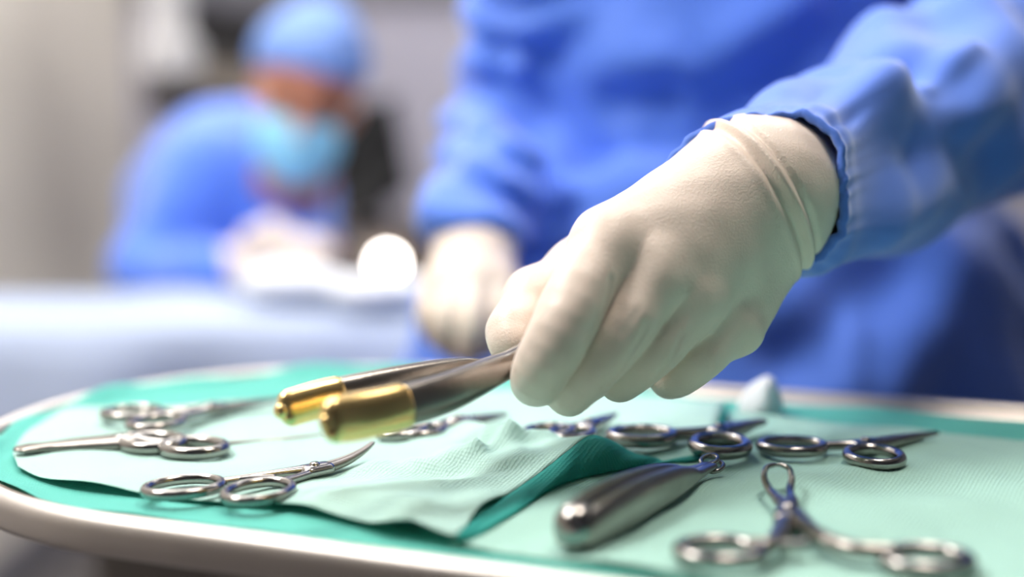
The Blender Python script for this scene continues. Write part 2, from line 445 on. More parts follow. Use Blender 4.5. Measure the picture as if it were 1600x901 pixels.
def coons(c_near, c_far, c_left, c_right, n=60):
    A, B_, C_, D = (catmull(np.array(c), n) for c in (c_near, c_far, c_left, c_right))
    def fn(u, v):
        i, j = int(round(u * (n - 1))), int(round(v * (n - 1)))
        p = (1 - v) * A[i] + v * B_[i] + (1 - u) * C_[j] + u * D[j] - ((1 - u) * (1 - v) * A[0] + u * (1 - v) * A[-1] + (1 - u) * v * B_[0] + u * v * B_[-1])
        return p
    return fn
ridge = [T(712, 844, .003), P(752, 808, .498), P(800, 775, .517), P(850, 740, .537), P(890, 708, .553), P(922, 686, .565), P(955, 694, .572), P(995, 715, .581), P(1032, 717, .592), P(1100, 700, .618), T(1122, 660, .004), T(1130, 634, .004)]
foot = [T(724, 848, .002), T(772, 820, .002), T(818, 792, .002), T(852, 767, .002), T(887, 752, .002), T(925, 742, .002), T(965, 734, .002), T(1005, 727, .002), T(1045, 722, .002), T(1104, 713, .002), T(1128, 664, .002), T(1136, 636, .002)]
NS = 110
near = [T(28, 735), T(70, 752), T(124, 764), T(230, 776), T(330, 787), T(450, 798), T(540, 818), T(610, 838), ridge[0]]
far = [T(52, 672), T(80, 657), T(124, 645), T(300, 636), T(450, 628), T(600, 618), T(800, 612), T(960, 616), ridge[-1]]
left = [near[0], T(22, 705), far[0]]
LS = coons(near, far, left, ridge, NS)
def left_sheet(u, v):
    p = LS(u, v); e = min(1, (1 - u) * 12)
    edge = min(u, v, 1 - v)
    return (p[0], p[1], TZ + max(p[2] - TZ, 0) * u ** 5 + max(0.0010, 0.0022 + e * wr(p[0], p[1])))
ls = grid('mint_sheet', left_sheet, NS, NS, M['mint'], None, solid=0.0004)
tag(ls, 'pale mint crepe sheet on the left of the tray with its right edge folded up', 'cloth')
# the folded-up edge showing its teal inside, deepened in colour to stand for shade
FT, FB = catmull(np.array(ridge), 70), catmull(np.array(foot), 70)
def fold(u, v):
    i = int(round(u * 69)); a, b = FT[i] + np.array([0, 0, .0016]), FB[i]
    p = a * (1 - v) + b * v
    bul = math.sin(v * PI)
    p = p + np.array([0.0035, -0.0022, 0.0006]) * bul * min(1, 4 * u * (1 - u)) + np.array([.001, .0, .0007]) * math.sin(u * 40 + v * 3) * bul
    return p
fo = grid('folded_edge', fold, 70, 9, M['flap'], ls, solid=0.0004); fo['label'] = 'teal folded-up edge with shade in its colour'
near2 = [T(702, 853), T(800, 866), T(900, 879), T(1100, 906), T(1300, 936), T(1480, 965), T(1600, 985)]
far2 = [T(1080, 640), T(1150, 645), T(1260, 660), T(1380, 668), T(1510, 680), T(1600, 690), T(1700, 708)]
left2 = [near2[0], T(760, 835), T(840, 780), T(920, 735), T(1020, 705), far2[0]]
right2 = [near2[-1], T(1760, 900), T(1790, 800), far2[-1]]
RS = coons(near2, far2, left2, right2, NS)
def right_sheet(u, v):
    p = RS(u, v)
    q = AU @ p[:2], AV @ p[:2] - CV
    return (p[0], p[1], p[2] + max(0.0003, 0.0009 + wr(p[0], p[1]) * min(1, 6 * u)))
rs = grid('mint_sheet', right_sheet, NS, NS, M['mint_shaded'], None, solid=0.0004)
tag(rs, 'mint crepe sheet with shade put into its colour, lying flat on the right half of the tray', 'cloth')

# ------------------------------------------------------------------ instruments on the tray
def clamp(label, rA, rB, joint, tip, ringr=0.0115, wire=0.0024, z0=0.005, jaw_curve=0.0, thick=0.0028, jaw=(0.0034, 0.0012), cat='clamp', name='surgical_clamp', group=None, tipz=0.0, ratchet=True, ring_ar=1.25):
    """ring-handled instrument built at the given tray points (world XY)"""
    rA, rB, joint, tip = (np.array(q, float)[:2] for q in (rA, rB, joint, tip))
    base = (joint[0], joint[1], TZ + 0.0025)
    t = thing(name, base, label, cat, group)
    ax = joint - (rA + rB) / 2; L = np.linalg.norm(ax); ax /= L; pr = np.array([-ax[1], ax[0]])
    zz = TZ + z0
    V3 = lambda q, dz=0: np.array([q[0], q[1], zz + dz])
    jd = (tip - joint) / np.linalg.norm(tip - joint); jp = np.array([-jd[1], jd[0]])
    for k, (r, s) in enumerate(((rA, 1), (rB, -1))):
        if ((r - joint) @ pr) < 0: s = -1
        else: s = 1
        rd = (joint - r) / np.linalg.norm(joint - r); rp = np.array([-rd[1], rd[0]])
        loop = []
        for a in np.linspace(0, 2 * PI, 20, endpoint=False):
            q = r + rd * (ringr * ring_ar * math.cos(a)) + rp * (ringr * math.sin(a)); loop.append(V3(q))
        tube('finger_ring', loop, [(wire, wire * 1.15)] * len(loop), M['steel'], t, closed=True, seg=12, n=44)
        st = r + rd * ringr * ring_ar
        mid = st * 0.45 + joint * 0.55 + pr * s * L * 0.02
        tube('shank', [V3(st), V3(mid, 0.0003 * s), V3(joint - jd * 0.002 + pr * s * 0.001, 0.0004 * s)], [(wire, thick * .85), (wire * 1.05, thick * .85), (0.0036, thick)], M['steel'], t, seg=12, n=12, power=2.6)
        if ratchet:
            q0 = st * 0.8 + joint * 0.2; c = (rA + rB) / 2 + ax * ringr * 2.2; q1 = q0 + (c - q0) * 0.9
            tube('ratchet', [V3(q0, .0005 * s), V3(q1, .0005 * s)], [(0.0022, 0.0012), (0.0018, 0.0011)], M['steel'], t, seg=8, n=4, power=4)
        Lj = np.linalg.norm(tip - joint)
        cur = lambda f: jp * jaw_curve * Lj * (f ** 3)
        pts = [V3(joint + jd * Lj * f + jp * s * (0.0016 * (1 - f) + 0.0006) + cur(f), tipz * f * f) for f in (0, .25, .5, .75, .92, 1.0)]
        j0, j1 = jaw
        tube('jaw', pts, [(j0, thick), (j0 * .9, thick * .9), (j0 * .75, thick * .8), (j0 * .5, thick * .6), (j1, thick * .45), (j1 * .7, thick * .35)], M['satin'], t, seg=12, n=22, power=2.6)
    lathe('pivot_screw', [(0.0001, .0011), (0.0018, .0010), (0.0024, .0005), (0.0026, -.001)], M['steel'], V3(joint, thick + .0004), 16, t)
    tube('box_joint', [V3(joint - jd * .004), V3(joint + jd * .006)], [(0.0058, thick + .0005), (0.0052, thick + .0005)], M['steel'], t, seg=14, n=5, power=3)
    return t
t2 = lambda x, y: T(x, y, 0.004)
clamp('fine curved artery clamp lying foremost at the left of the tray, tip hooked up', t2(287, 764), t2(404, 771), t2(492, 737), t2(592, 717), ringr=0.0125, wire=0.0021, jaw_curve=0.14, thick=.0022, tipz=.006, name='artery_clamp', group='ringed instruments on the tray', jaw=(.0026, .0010), ring_ar=1.3)
clamp('steel scissors at far left edge of the tray, two rings pointing right', t2(238, 694), t2(303, 702), t2(205, 692), t2(30, 704), ringr=0.0125, wire=0.0028, name='surgical_scissors', cat='scissors', ratchet=False, thick=.0034, jaw=(.0085, .0065), group='ringed instruments on the tray')
clamp('dark blurred clamp farthest back at the left under the teal cloth edge', t2(207, 656), t2(245, 672), t2(330, 650), t2(440, 634), ringr=0.012, name='needle_holder', group='ringed instruments on the tray', z0=.008)
clamp('small clamp behind the gold-tipped handles, rings showing below them', t2(628, 683), t2(662, 682), t2(715, 669), t2(790, 656), ringr=0.0095, z0=.007, name='artery_clamp', group='ringed instruments on the tray')
clamp('short clamp below the gloved fingers beside the teal fold', t2(858, 685), t2(893, 688), t2(920, 676), t2(962, 657), ringr=0.0100, z0=.0075, name='artery_clamp', group='ringed instruments on the tray')
clamp('dark clamp behind the teal fold that points at the white swab', t2(1003, 690), t2(1125, 705), t2(1125, 686), t2(1192, 666), ringr=0.0125, wire=.003, thick=.004, name='sponge_forceps', group='ringed instruments on the tray', jaw=(.0045, .003), z0=.007)
clamp('open scissors at the right side of the tray near the far rim', t2(1238, 700), t2(1366, 716), t2(1352, 699), t2(1464, 679), ringr=0.0122, wire=.0025, name='surgical_scissors', cat='scissors', ratchet=False, group='ringed instruments on the tray')
# thin probe behind the left scissors
pb = tube('probe', [T(346, 693, .003), T(420, 689, .003), T(505, 679, .003)], [.0013, .0015, .0009], M['satin'], n=16)
tag(pb, 'thin straight steel probe lying behind the artery clamp at left', 'probe')

# towel clamp at the lower right
def towel_clamp():
    j = T(1230, 803, 0.0070)
    t = thing('towel_clamp', (j[0], j[1], TZ + .003), 'towel clamp with closed teardrop loop jaws at the right front of the tray', 'clamp', 'ringed instruments on the tray')
    rings = [(T(1126, 861, .006), 1), (T(1448, 874, .006), -1)]
    for c, s in rings:
        loop = [c + np.array([0.0145 * math.cos(a), 0.0115 * math.sin(a), 0]) for a in np.linspace(0, 2 * PI, 20, endpoint=False)]
        tube('finger_ring', loop, 0.0029, M['steel'], t, closed=True, seg=14, n=44)
    # handles cross at the joint
    tube('shank', [T(1178, 851, 0.0070), T(1205, 850, 0.0070), T(1222, 825, 0.0070), T(1235, 795, 0.0070), T(1238, 782, 0.0070)], [(.0030, .003), (.0034, .003), (.0036, .003), (.0038, .003), (.0026, .0025)], M['satin'], t, seg=12, n=26)
    tube('shank', [T(1392, 862, 0.0070), T(1330, 856, 0.0070), T(1275, 834, 0.0070), T(1240, 802, 0.0070), T(1216, 780, 0.0070)], [(.0030, .003), (.0034, .003), (.0036, .003), (.0038, .003), (.0026, .0025)], M['satin'], t, seg=12, n=26)
    tube('ratchet', [T(1186, 852, 0.0070), T(1260, 848, 0.0070)], [(.0022, .0016)] * 2, M['steel'], t, seg=8, n=5)
    tube('ratchet', [T(1372, 860, 0.0070), T(1290, 846, 0.0070)], [(.0022, .0016)] * 2, M['steel'], t, seg=8, n=5)
    tube('jaw', [T(1216, 780, 0.0070), T(1203, 766, 0.0076), T(1194, 746, 0.0107), T(1197, 731, 0.0131), T(1208, 726, 0.0138), T(1214, 726, 0.0138)], [.0022, .0018, .0014, .0012, .0011, .0007], M['steel'], t, seg=12, n=30)
    tube('jaw', [T(1237, 784, 0.0070), T(1234, 766, 0.0076), T(1237, 747, 0.0106), T(1233, 732, 0.0129), T(1222, 726, 0.0138), T(1215, 726, 0.0138)], [.0022, .0018, .0014, .0012, .0011, .0007], M['steel'], t, seg=12, n=30)
    lathe('pivot_screw', [(0.0001, .0015), (0.0024, .0012), (0.0032, 0), (0.0034, -.003)], M['steel'], T(1231, 801, 0.0070) + np.array([0, 0, .0028]), 18, t)
    tube('box_joint', [T(1226, 812, 0.0070), T(1233, 788, 0.0070)], [(.0046, .0034), (.0040, .0034)], M['satin'], t, seg=12, n=5, power=3)
towel_clamp()

# broad forceps in the front middle
def forceps():
    b = T(900, 850, .003); e = T(1113, 735, .003)
    t = thing('tissue_forceps', (b[0], b[1], TZ + .002), 'broad steel tissue forceps with small ring tips in front of the teal fold', 'forceps')
    ax = (e - b)[:2]; L = np.linalg.norm(ax); ax /= L; sd = np.array([-ax[1], ax[0]])
    f_ = [0, .06, .25, .45, .62, .74, .80, .9, .965]
    wdt = [.0095, .0105, .0112, .0102, .0085, .0058, .0034, .0023, .0018]
    for s in (1, -1):
        z = [.0076, .0082, .0088, .0086, .0078, .0066, .0056, .0050, .0050]
        sp_ = [.0040, .0046, .0050, .0048, .0042, .0034, .0026, .0016, .0014]
        pts = [np.array([*(b[:2] + ax * L * f + sd * s * o), TZ + zz + .0015]) for f, o, zz in zip(f_, sp_, z)]
        rad = [(.0030 if f < .7 else .0016, min(w_ * .78, zz - .0002)) for f, w_, zz in zip(f_, wdt, z)]
        rad = [(.0048 - .002 * f, r[1]) for f, r in zip(f_, rad)]
        tube('arm', pts, rad, M['satin'], t, seg=18, n=40, power=2.4)
        c = pts[-1] + np.array([*(ax * .004 ), 0.0]) + np.array([0, 0, .0014 * s])
        lp = [c + np.array([*(ax * .0046 * math.cos(a) + sd * .0036 * math.sin(a)), 0.0012 * math.cos(a)]) for a in np.linspace(0, 2 * PI, 16, endpoint=False)]
        tube('ring_tip', lp, .0011, M['steel'], t, closed=True, seg=10, n=30)
    lathe('butt', [(0.0001, .0085), (.005, .0075), (.0078, .004), (.0084, -.001), (.0075, -.006), (.0001, -.008)], M['steel'], (b[0], b[1], TZ + .0102), 28, t)
forceps()

# white swab
def swab():
    b = P(1180, 658, .70); e = P(1198, 606, .69)
    t = thing('gauze_swab', b, 'small white cone-shaped swab standing at the far edge of the tray', 'swab')
    def fn(Q):
        d = chain(Q, [b, (b + e) / 2, e], [.0115, .0105, .0062], .006)
        return d - .0007 * noise3(Q, 420, 3)
    mesh_sdf('gauze', fn, np.minimum(b, e) - .02, np.maximum(b, e) + .02, .0011, M['white'], t)
    stem_end = T(1160, 672, .008)
    tube('stem', [b - (e - b) * .12, np.array([b[0], b[1], TZ + .006])], .004, M['white'], t, n=6)
swab()

# ------------------------------------------------------------------ hands
def hand_sdf(palm, fingers, thumb, wrist, k_web=0.0008, k_palm=0.008, extra=None):
    def fn(Q):
        d = None
        for a, b, ra, rb in palm:
            e = capsule(Q, a, b, ra, rb); d = e if d is None else smin(d, e, 0.016)
        w_ = chain(Q, wrist[0], wrist[1], 0.012); d = smin(d, w_, 0.014)
        F_ = None
        for p, r in fingers:
            e = finger(Q, p, r); F_ = e if F_ is None else smin(F_, e, k_web)
        d = smin(d, F_, k_palm)
        d = smin(d, chain(Q, thumb[0], thumb[1], 0.010), 0.009)
        if extra: d = extra(Q, d)
        return d
    return fn

def hit(fn, x, y, d0=.35):
    fn = fn or hand_base
    r = ray(x, y); o = np.array([0, 0, CZ]); t = d0
    for _ in range(80):
        q = (o + r * t)[None].astype(np.float32); h = float(fn(q)[0])
        if h < .0008: break
        t += h * .8
        if t > 2: t = 1.0; break
    return o + r * t
# nurse: the person holding the instrument
nurse = thing('person', (0.16, 1.15, 0), 'standing person in blue gown whose gloved hand holds the gold-tipped handles', 'person')
# the near gloved hand
iM, mM, rM, pM = P(950, 378, .540), P(1018, 428, .538), P(1075, 470, .547), P(1130, 508, .562)
W = P(1180, 300, .592)
fing = [([iM, P(902, 462, .518), P(868, 535, .510), P(840, 586, .517), P(842, 598, .538), P(870, 585, .560)], [.0150, .0140, .0132, .0118, .0105, .009]),
        ([mM, P(980, 500, .525), P(938, 560, .522), P(893, 607, .528), P(893, 610, .544), P(925, 594, .564)], [.0146, .0134, .0124, .0112, .0100, .009]),
        ([rM, P(1040, 522, .538), P(1003, 563, .535), P(972, 590, .543), P(974, 592, .556), P(1000, 577, .572)], [.0140, .0128, .0116, .0106, .0096, .0086]),
        ([pM, P(1104, 542, .554), P(1078, 567, .551), P(1052, 588, .560), P(1050, 588, .573), P(1070, 572, .586)], [.0136, .0126, .0116, .0106, .0094, .008])]
thumb = ([P(1060, 340, .60), P(915, 425, .600), P(836, 466, .585), P(806, 520, .566), P(803, 536, .560)], [.018, .0165, .0132, .0120, .0105])
palm = [(P(1150, 275, .585), iM, .024, .0150), (P(1175, 300, .588), mM, .028, .0155), (P(1190, 330, .592), rM, .027, .0150), (P(1200, 362, .60), P(1150, 508, .566), .022, .0140), (P(1150, 360, .61), P(1000, 450, .58), .02, .018)]
wrist = ([P(1165, 300, .588), P(1200, 290, .604), P(1232, 284, .632), P(1262, 276, .668)], [.0315, .0318, .0342, .0345])
hand_base = hand_sdf(palm, fing, thumb, wrist)
CREASE = []
for pl, h in (([(957, 436), (945, 490), (915, 550), (870, 610)], .0030), ([(1012, 512), (985, 560), (945, 606)], .0030), ([(1068, 520), (1046, 568), (1018, 600)], .0028), ([(1008, 505), (1000, 532)], .0012), ([(1075, 500), (1062, 535)], -.0008), ([(1118, 552), (1114, 580)], -.0012), ([(1000, 480), (975, 520)], .0008)):
    q = [hit(None, x, y) for x, y in pl]
    CREASE += [(q[i], q[i + 1], .0012, h * .7) for i in range(len(q) - 1)]
def near_extra(Q, d):
    # knuckle bumps, stretch lines of the latex, the rolled crease at the wrist
    for c, a in ((iM, .0006), (mM, .0003), (rM, .0004)):
        q = np.linalg.norm(Q - (c + np.array([0, -.010, .008])).astype(np.float32), axis=1); d = d - a * np.exp(-(q / .009) ** 2)
    A_, B_, C_ = P(1122, 230, .598), P(1212, 288, .566), P(1240, 394, .598)
    ax = np.cross(B_ - A_, C_ - A_); ax /= np.linalg.norm(ax)
    if ax @ (P(1262, 276, .668) - A_) < 0: ax = -ax
    tq = (Q - B_.astype(np.float32)) @ ax.astype(np.float32)
    wob = tq + .0015 * noise3(Q, 60, 8)
    d = d + .0022 * np.exp(-((wob + .0048) / .0020) ** 2) - .0018 * np.exp(-(wob / .0019) ** 2) + .0016 * np.exp(-((wob - .0042) / .0018) ** 2)
    d = d - .0008 * np.exp(-((wob + .0095) / .0020) ** 2)
    for a, b, w_, h in CREASE: d = d + h * gauss_line(Q, a, b, w_)
    for a, b, w_, h in () and ((P(1008, 512, .517), P(998, 545, .512), .0012, .0012), (P(1062, 512, .523), P(1052, 540, .52), .0012, -.0010), (P(958, 436, .525), P(950, 480, .515), .0014, .0016), (P(1118, 545, .54), P(1116, 580, .545), .0012, -.0010)):
        d = d + h * gauss_line(Q, a, b, w_ * 1.4)
    return d - .00025 * noise3(Q, 260, 5)
allp = np.vstack([q for f in fing for q in f[0]] + [thumb[0], wrist[0]])
mesh_sdf('glove', hand_sdf(palm, fing, thumb, wrist, extra=near_extra), allp.min(0) - .042, allp.max(0) + .042, 0.0009, M['glove'], nurse, smooth_it=1)

# the other gloved hand, farther back
rw = P(742, 392, .95)
fing2 = [([P(775, 440, .905), P(782, 490, .885), P(765, 530, .885), P(750, 540, .90)], [.0125, .0115, .0100, .0090]),
         ([P(742, 438, .90), P(738, 500, .875), P(735, 545, .88), P(735, 548, .90)], [.0130, .0118, .0105, .0092]),
         ([P(712, 440, .905), P(700, 498, .88), P(706, 540, .89), P(715, 540, .91)], [.0128, .0115, .0100, .0090]),
         ([P(686, 446, .915), P(672, 490, .90), P(684, 525, .905), P(695, 525, .92)], [.0115, .0105, .0092, .0085])]
thumb2 = ([P(770, 420, .93), P(796, 460, .91), P(784, 505, .90), P(765, 535, .895)], [.0135, .0125, .0110, .0095])
palm2 = [(rw, P(775, 440, .91), .026, .015), (rw, P(740, 438, .905), .026, .016), (rw, P(710, 440, .91), .025, .015), (rw, P(690, 446, .918), .022, .014)]
wrist2 = ([P(742, 380, .955), P(738, 350, .975), P(732, 320, 1.0)], [.026, .027, .027])
allp2 = np.vstack([q for f in fing2 for q in f[0]] + [thumb2[0], wrist2[0]])
mesh_sdf('glove', hand_sdf(palm2, fing2, thumb2, wrist2), allp2.min(0) - .04, allp2.max(0) + .04, 0.002, M['glove'], nurse, smooth_it=1)

# gown of the nurse: torso and far sleeve
SHL, SHR = np.array([0.37, 1.06, 1.34]), np.array([0.03, 1.07, 1.34])
ELL, ELR = P(1575, 118, .84), np.array([0.002, 1.12, 1.075])
NZ = [0.30, 0.60, 0.80, 0.93, 1.00, 1.06, 1.12, 1.25, 1.34, 1.41, 1.46]
NRX = [0.33, 0.31, 0.30, 0.285, 0.265, 0.215, 0.20, 0.195, 0.165, 0.085, 0.06]
NRY = [0.21, 0.20, 0.19, 0.18, 0.165, 0.135, 0.130, 0.125, 0.105, 0.075, 0.06]
def torso(Q, cx, cy, zs, rxs, rys):
    z = Q[:, 2]; rx = np.interp(z, zs, rxs); ry = np.interp(z, zs, rys)
    x, y = Q[:, 0] - cx, Q[:, 1] - cy
    k = np.sqrt((x / rx) ** 2 + (y / ry) ** 2)
    d = (k - 1) * np.minimum(rx, ry)
    return smax(d, np.maximum(zs[0] - z, z - zs[-1]), 0.02)
G1 = [((775, 85), (812, 190), .012, .022), ((845, 110), (925, 255), .013, .028), ((812, 100), (880, 250), .011, -.012), ((925, 255), (940, 262), .02, .008),
      ((965, 152), (1045, 150), .020, .018), ((1045, 150), (1035, 215), .014, .014), ((890, 0), (960, 110), .03, -.012), ((960, 110), (1035, 100), .018, -.012), ((1000, 40), (1035, 60), .03, -.010),
      ((1075, 110), (1070, 225), .010, -.010), ((1110, 225), (1290, 75), .030, .042), ((900, 285), (1150, 262), .032, -.016), ((930, 240), (1120, 228), .012, .012),
      ((1480, 420), (1400, 600), .025, -.014), ((1230, 560), (1400, 440), .03, .016), ((1150, 60), (1290, 20), .025, -.012), ((1310, 0), (1360, 60), .02, .018), ((760, 200), (860, 215), .012, .014), ((835, 190), (868, 330), .015, .036), ((868, 330), (856, 420), .015, .034),
      ((745, 60), (765, 180), .010, -.006), ((730, 260), (800, 280), .012, -.008), ((1340, 480), (1330, 600), .012, -.008)]
def gown_base(Q):
    d = torso(Q, 0.20, 1.14, NZ, NRX, NRY)
    d = smin(d, capsule(Q, SHR, SHL, .085, .085), .06)
    s = chain(Q, [SHR, ELR, (ELR * .5 + rw * .5), P(738, 385, .962)], [.066, .057, .052, .047], .03)
    # cut a hollow at the cuff so that the glove comes out of it
    dirc = np.array([-.03, -.12, -.99]); dirc /= np.linalg.norm(dirc); c0 = P(742, 376, .958)
    pl = (Q - c0.astype(np.float32)) @ dirc.astype(np.float32)
    s = smax(s, pl, .006)
    th = Q @ np.array([0.4, 0.2, 1.0], np.float32)
    nn = noise3(Q, 38, 11)
    s = s + .006 * np.sin(th * 120 + 2.2 * nn) + .004 * noise3(Q, 70, 12)
    d = smin(d, s, .014)
    return d
G1 = [(hit(gown_base, *a), hit(gown_base, *b), w_, h) for a, b, w_, h in G1]
def gown1(Q):
    d = gown_base(Q)
    for a, b, w_, h in G1: d = d + h * gauss_line(Q, a, b, w_)
    r = noise3(Q * np.array([1, 1, .35], np.float32), 34, 21)
    return d - .010 * r * np.clip((1.25 - Q[:, 2]) * 2, .35, 1) - .003 * noise3(Q, 80, 22)
mesh_sdf('gown', gown1, (-0.17, .82, .28), (.58, 1.42, 1.5), .0058, M['gown'], nurse, smooth_it=1)

# near sleeve, a draped tube with its gathered hem open round the glove
cpath = [P(1206, 305, .597), P(1222, 298, .612), P(1260, 282, .645), P(1330, 245, .70), P(1440, 190, .765), P(1540, 140, .82), ELL + np.array([.03, .03, .02]), (ELL + SHL) / 2 + np.array([.03, .02, .02]), SHL, SHL + np.array([-.06, .05, .02])]
crad = [.0378, .0392, .0440, .054, .064, .070, .076, .078, .082, .05]
NT, NTH = 190, 128
SP = catmull(cpath, NT); SR = catmull(np.array(crad)[:, None], NT)[:, 0]
tn = np.gradient(SP, axis=0); tn /= np.linalg.norm(tn, axis=1)[:, None]
sdv = np.cross(tn, [0, 0, 1]); sdv /= np.linalg.norm(sdv, axis=1)[:, None]; upv = np.cross(sdv, tn)
sarc = np.concatenate([[0], np.cumsum(np.linalg.norm(np.diff(SP, axis=0), axis=1))])
FOLDPX = [((1290, 72), (1400, 95), .010, -.010), ((1400, 95), (1500, 135), .012, -.010), ((1255, 195), (1390, 130), .006, .006), ((1295, 205), (1360, 160), .0045, -.005), ((1275, 240), (1372, 150), .006, .006), ((1372, 150), (1510, 190), .014, .009),
          ((1245, 135), (1330, 128), .007, -.006), ((1445, 125), (1510, 80), .005, .006), ((1430, 140), (1500, 200), .010, -.006), ((1330, 300), (1420, 260), .018, -.007), ((1300, 400), (1510, 300), .014, .006),
          ((1312, 262), (1305, 350), .006, .005), ((1385, 350), (1420, 220), .010, .004), ((1390, 30), (1510, 5), .010, .007), ((1180, 130), (1260, 100), .010, .004), ((1450, 240), (1560, 230), .012, -.007)]
FB_ = np.array([SP[i] + (sdv[i] * math.cos(a) + upv[i] * math.sin(a)) * SR[i] for i in range(NT) for a in np.linspace(0, 2 * PI, NTH, endpoint=False)])
FN_ = np.array([sdv[i] * math.cos(a) + upv[i] * math.sin(a) for i in range(NT) for a in np.linspace(0, 2 * PI, NTH, endpoint=False)])
_q = FB_ - np.array([0, 0, CZ]); _z = _q[:, 1] * cp - _q[:, 2] * sp
_px = 800 + FPX * _q[:, 0] / _z; _py = 450.5 - FPX * (_q[:, 1] * sp + _q[:, 2] * cp) / _z
_front = np.einsum('ij,ij->i', _q, FN_) < 0
def on_sleeve(x, y): return FB_[np.argmin(np.where(_front, (_px - x) ** 2 + (_py - y) ** 2, 1e9))]
FOLD = [(on_sleeve(*a), on_sleeve(*b), w_, h) for a, b, w_, h in FOLDPX]
HEMF = np.array([-.72, .64, .26])
def sleeve(u, v):
    i = int(round(v * (NT - 1))); a = 2 * PI * u; s = sarc[i]
    gather = math.exp(-s / .028)
    r = SR[i]
    r += .0005 * gather * math.sin(a * 19 + 2.5 * math.sin(a * 3 + 1) + 1.2 * math.sin(a * 5)) + .0004 * gather * math.sin(a * 31 + 2 * math.sin(a * 2)) + .0018 * math.exp(-((s - .016) / .010) ** 2)
    r += .0060 * math.exp(-s / .05) * max(0, float((sdv[i] * math.cos(a) + upv[i] * math.sin(a)) @ HEMF))
    r += .0045 * (1 - gather) * math.sin(a * 3 + s * 26 + 1.3) * min(1, s * 8) + .003 * (1 - gather) * math.sin(a * 5 - s * 40 + 0.4) * min(1, s * 8)
    r += .004 * math.sin(s * 75 + 2 * math.sin(a * 2)) * min(1, max(0, s - .12) * 8)
    p = SP[i] + (sdv[i] * math.cos(a) + upv[i] * math.sin(a)) * r
    nrm = sdv[i] * math.cos(a) + upv[i] * math.sin(a)
    p = p - tn[min(i, 12)] * (.042 * max(0, float(nrm @ HEMF)) ** 1.0) * max(0, 1 - s / .14) ** 2 + nrm * .0 
    for A_, B_, w_, h in FOLD:
        ba = B_ - A_; t = min(1, max(0, float((p - A_) @ ba / (ba @ ba)))); dd = np.linalg.norm(p - A_ - t * ba)
        # fold lines act on the side turned towards them
        p = p + nrm * h * math.exp(-(dd / (w_ * 1.6)) ** 2)
    if i == 0: p = p - nrm * .0035 + tn[0] * .002
    return p
sl = grid('sleeve', sleeve, NTH, NT, M['gown'], nurse, closed_u=True)
sm = sl.modifiers.new('thick', 'SOLIDIFY'); sm.thickness = 0.0012; sm.offset = 0

# heads (shared builder)
def head(parent, c, R, s=1.0, mask_on=True):
    """c = centre of the skull; R = 3x3 rotation whose -Y axis is where the face looks"""
    R = np.array(R); X = lambda *q: np.asarray(c) + R @ (np.array(q) * s)
    def face(Q):
        d = ellipsoid(Q, X(0, .01, .03), np.array([.076, .098, .098]) * s, R)
        d = smin(d, ellipsoid(Q, X(0, -.025, -.055), np.array([.058, .066, .070]) * s, R), .035)
        d = smin(d, capsule(Q, X(0, -.094, .010), X(0, -.112, -.028), .009 * s, .014 * s), .014)     # nose
        d = smin(d, capsule(Q, X(-.04, -.085, .026), X(.04, -.085, .026), .008 * s), .014)             # brow
        for k in (-1, 1):
            d = smin(d, ellipsoid(Q, X(.077 * k, .012, -.008), np.array([.010, .018, .030]) * s, R), .008)   # ears
            d = smax(d, -ellipsoid(Q, X(.032 * k, -.094, .005), np.array([.016, .012, .010]) * s, R), .008)  # eye sockets
        d = smin(d, capsule(Q, X(-.02, -.088, -.066), X(.02, -.088, -.066), .006 * s), .010)           # lips
        d = smin(d, ellipsoid(Q, X(0, -.075, -.105), np.array([.022, .018, .016]) * s, R), .02)        # chin
        return d
    for k in (-1, 1):
        lathe('eye', [(.0001, .0115 * s)] + [(.0115 * s * math.cos(a), .0115 * s * math.sin(a)) for a in np.linspace(1.3, -1.3, 9)] + [(.0001, -.0115 * s)], M['eye'], X(.032 * k, -.082, .005), 16, parent)
        tube('eyebrow', [X(.014 * k, -.098, .024), X(.032 * k, -.100, .031), X(.052 * k, -.086, .025)], np.array([.003, .004, .002]) * s, M['hair'], parent, n=10)
    def capf(Q):
        d = ellipsoid(Q, X(0, .016, .052), np.array([.090, .112, .098]) * s, R)
        q = (Q - np.asarray(c, np.float32)) @ R.astype(np.float32)
        cut = .036 * s - q[:, 2] - .30 * q[:, 1]
        d = smax(d, cut, .012)
        return d - .0028 * noise3(Q, 75, 31)
    mesh_sdf('surgical_cap', capf, np.asarray(c) - .18, np.asarray(c) + .20, .0045, M['cap'], parent)
    if mask_on:
        def mk(Q):
            d = ellipsoid(Q, X(0, -.040, -.062), np.array([.068, .084, .070]) * s, R)
            d = smin(d, capsule(Q, X(0, -.105, -.018), X(0, -.112, -.06), .010 * s), .03)
            q = (Q - np.asarray(c, np.float32)) @ R.astype(np.float32)
            d = smax(d, q[:, 1] + .030 * s, .006); d = smax(d, q[:, 2] + .008 * s + np.abs(q[:, 0]) * .25, .008)
            return d + .0012 * np.sin(q[:, 2] * 420)
        mesh_sdf('face_mask', mk, np.asarray(c) - .18, np.asarray(c) + .18, .0035, M['mask'], parent)
        for k in (-1, 1):
            tube('mask_strap', [X(.058 * k, -.045, -.02), X(.074 * k, -.012, -.005), X(.086 * k, .02, .01)], .0018, M['white'], parent, n=10)
    return face

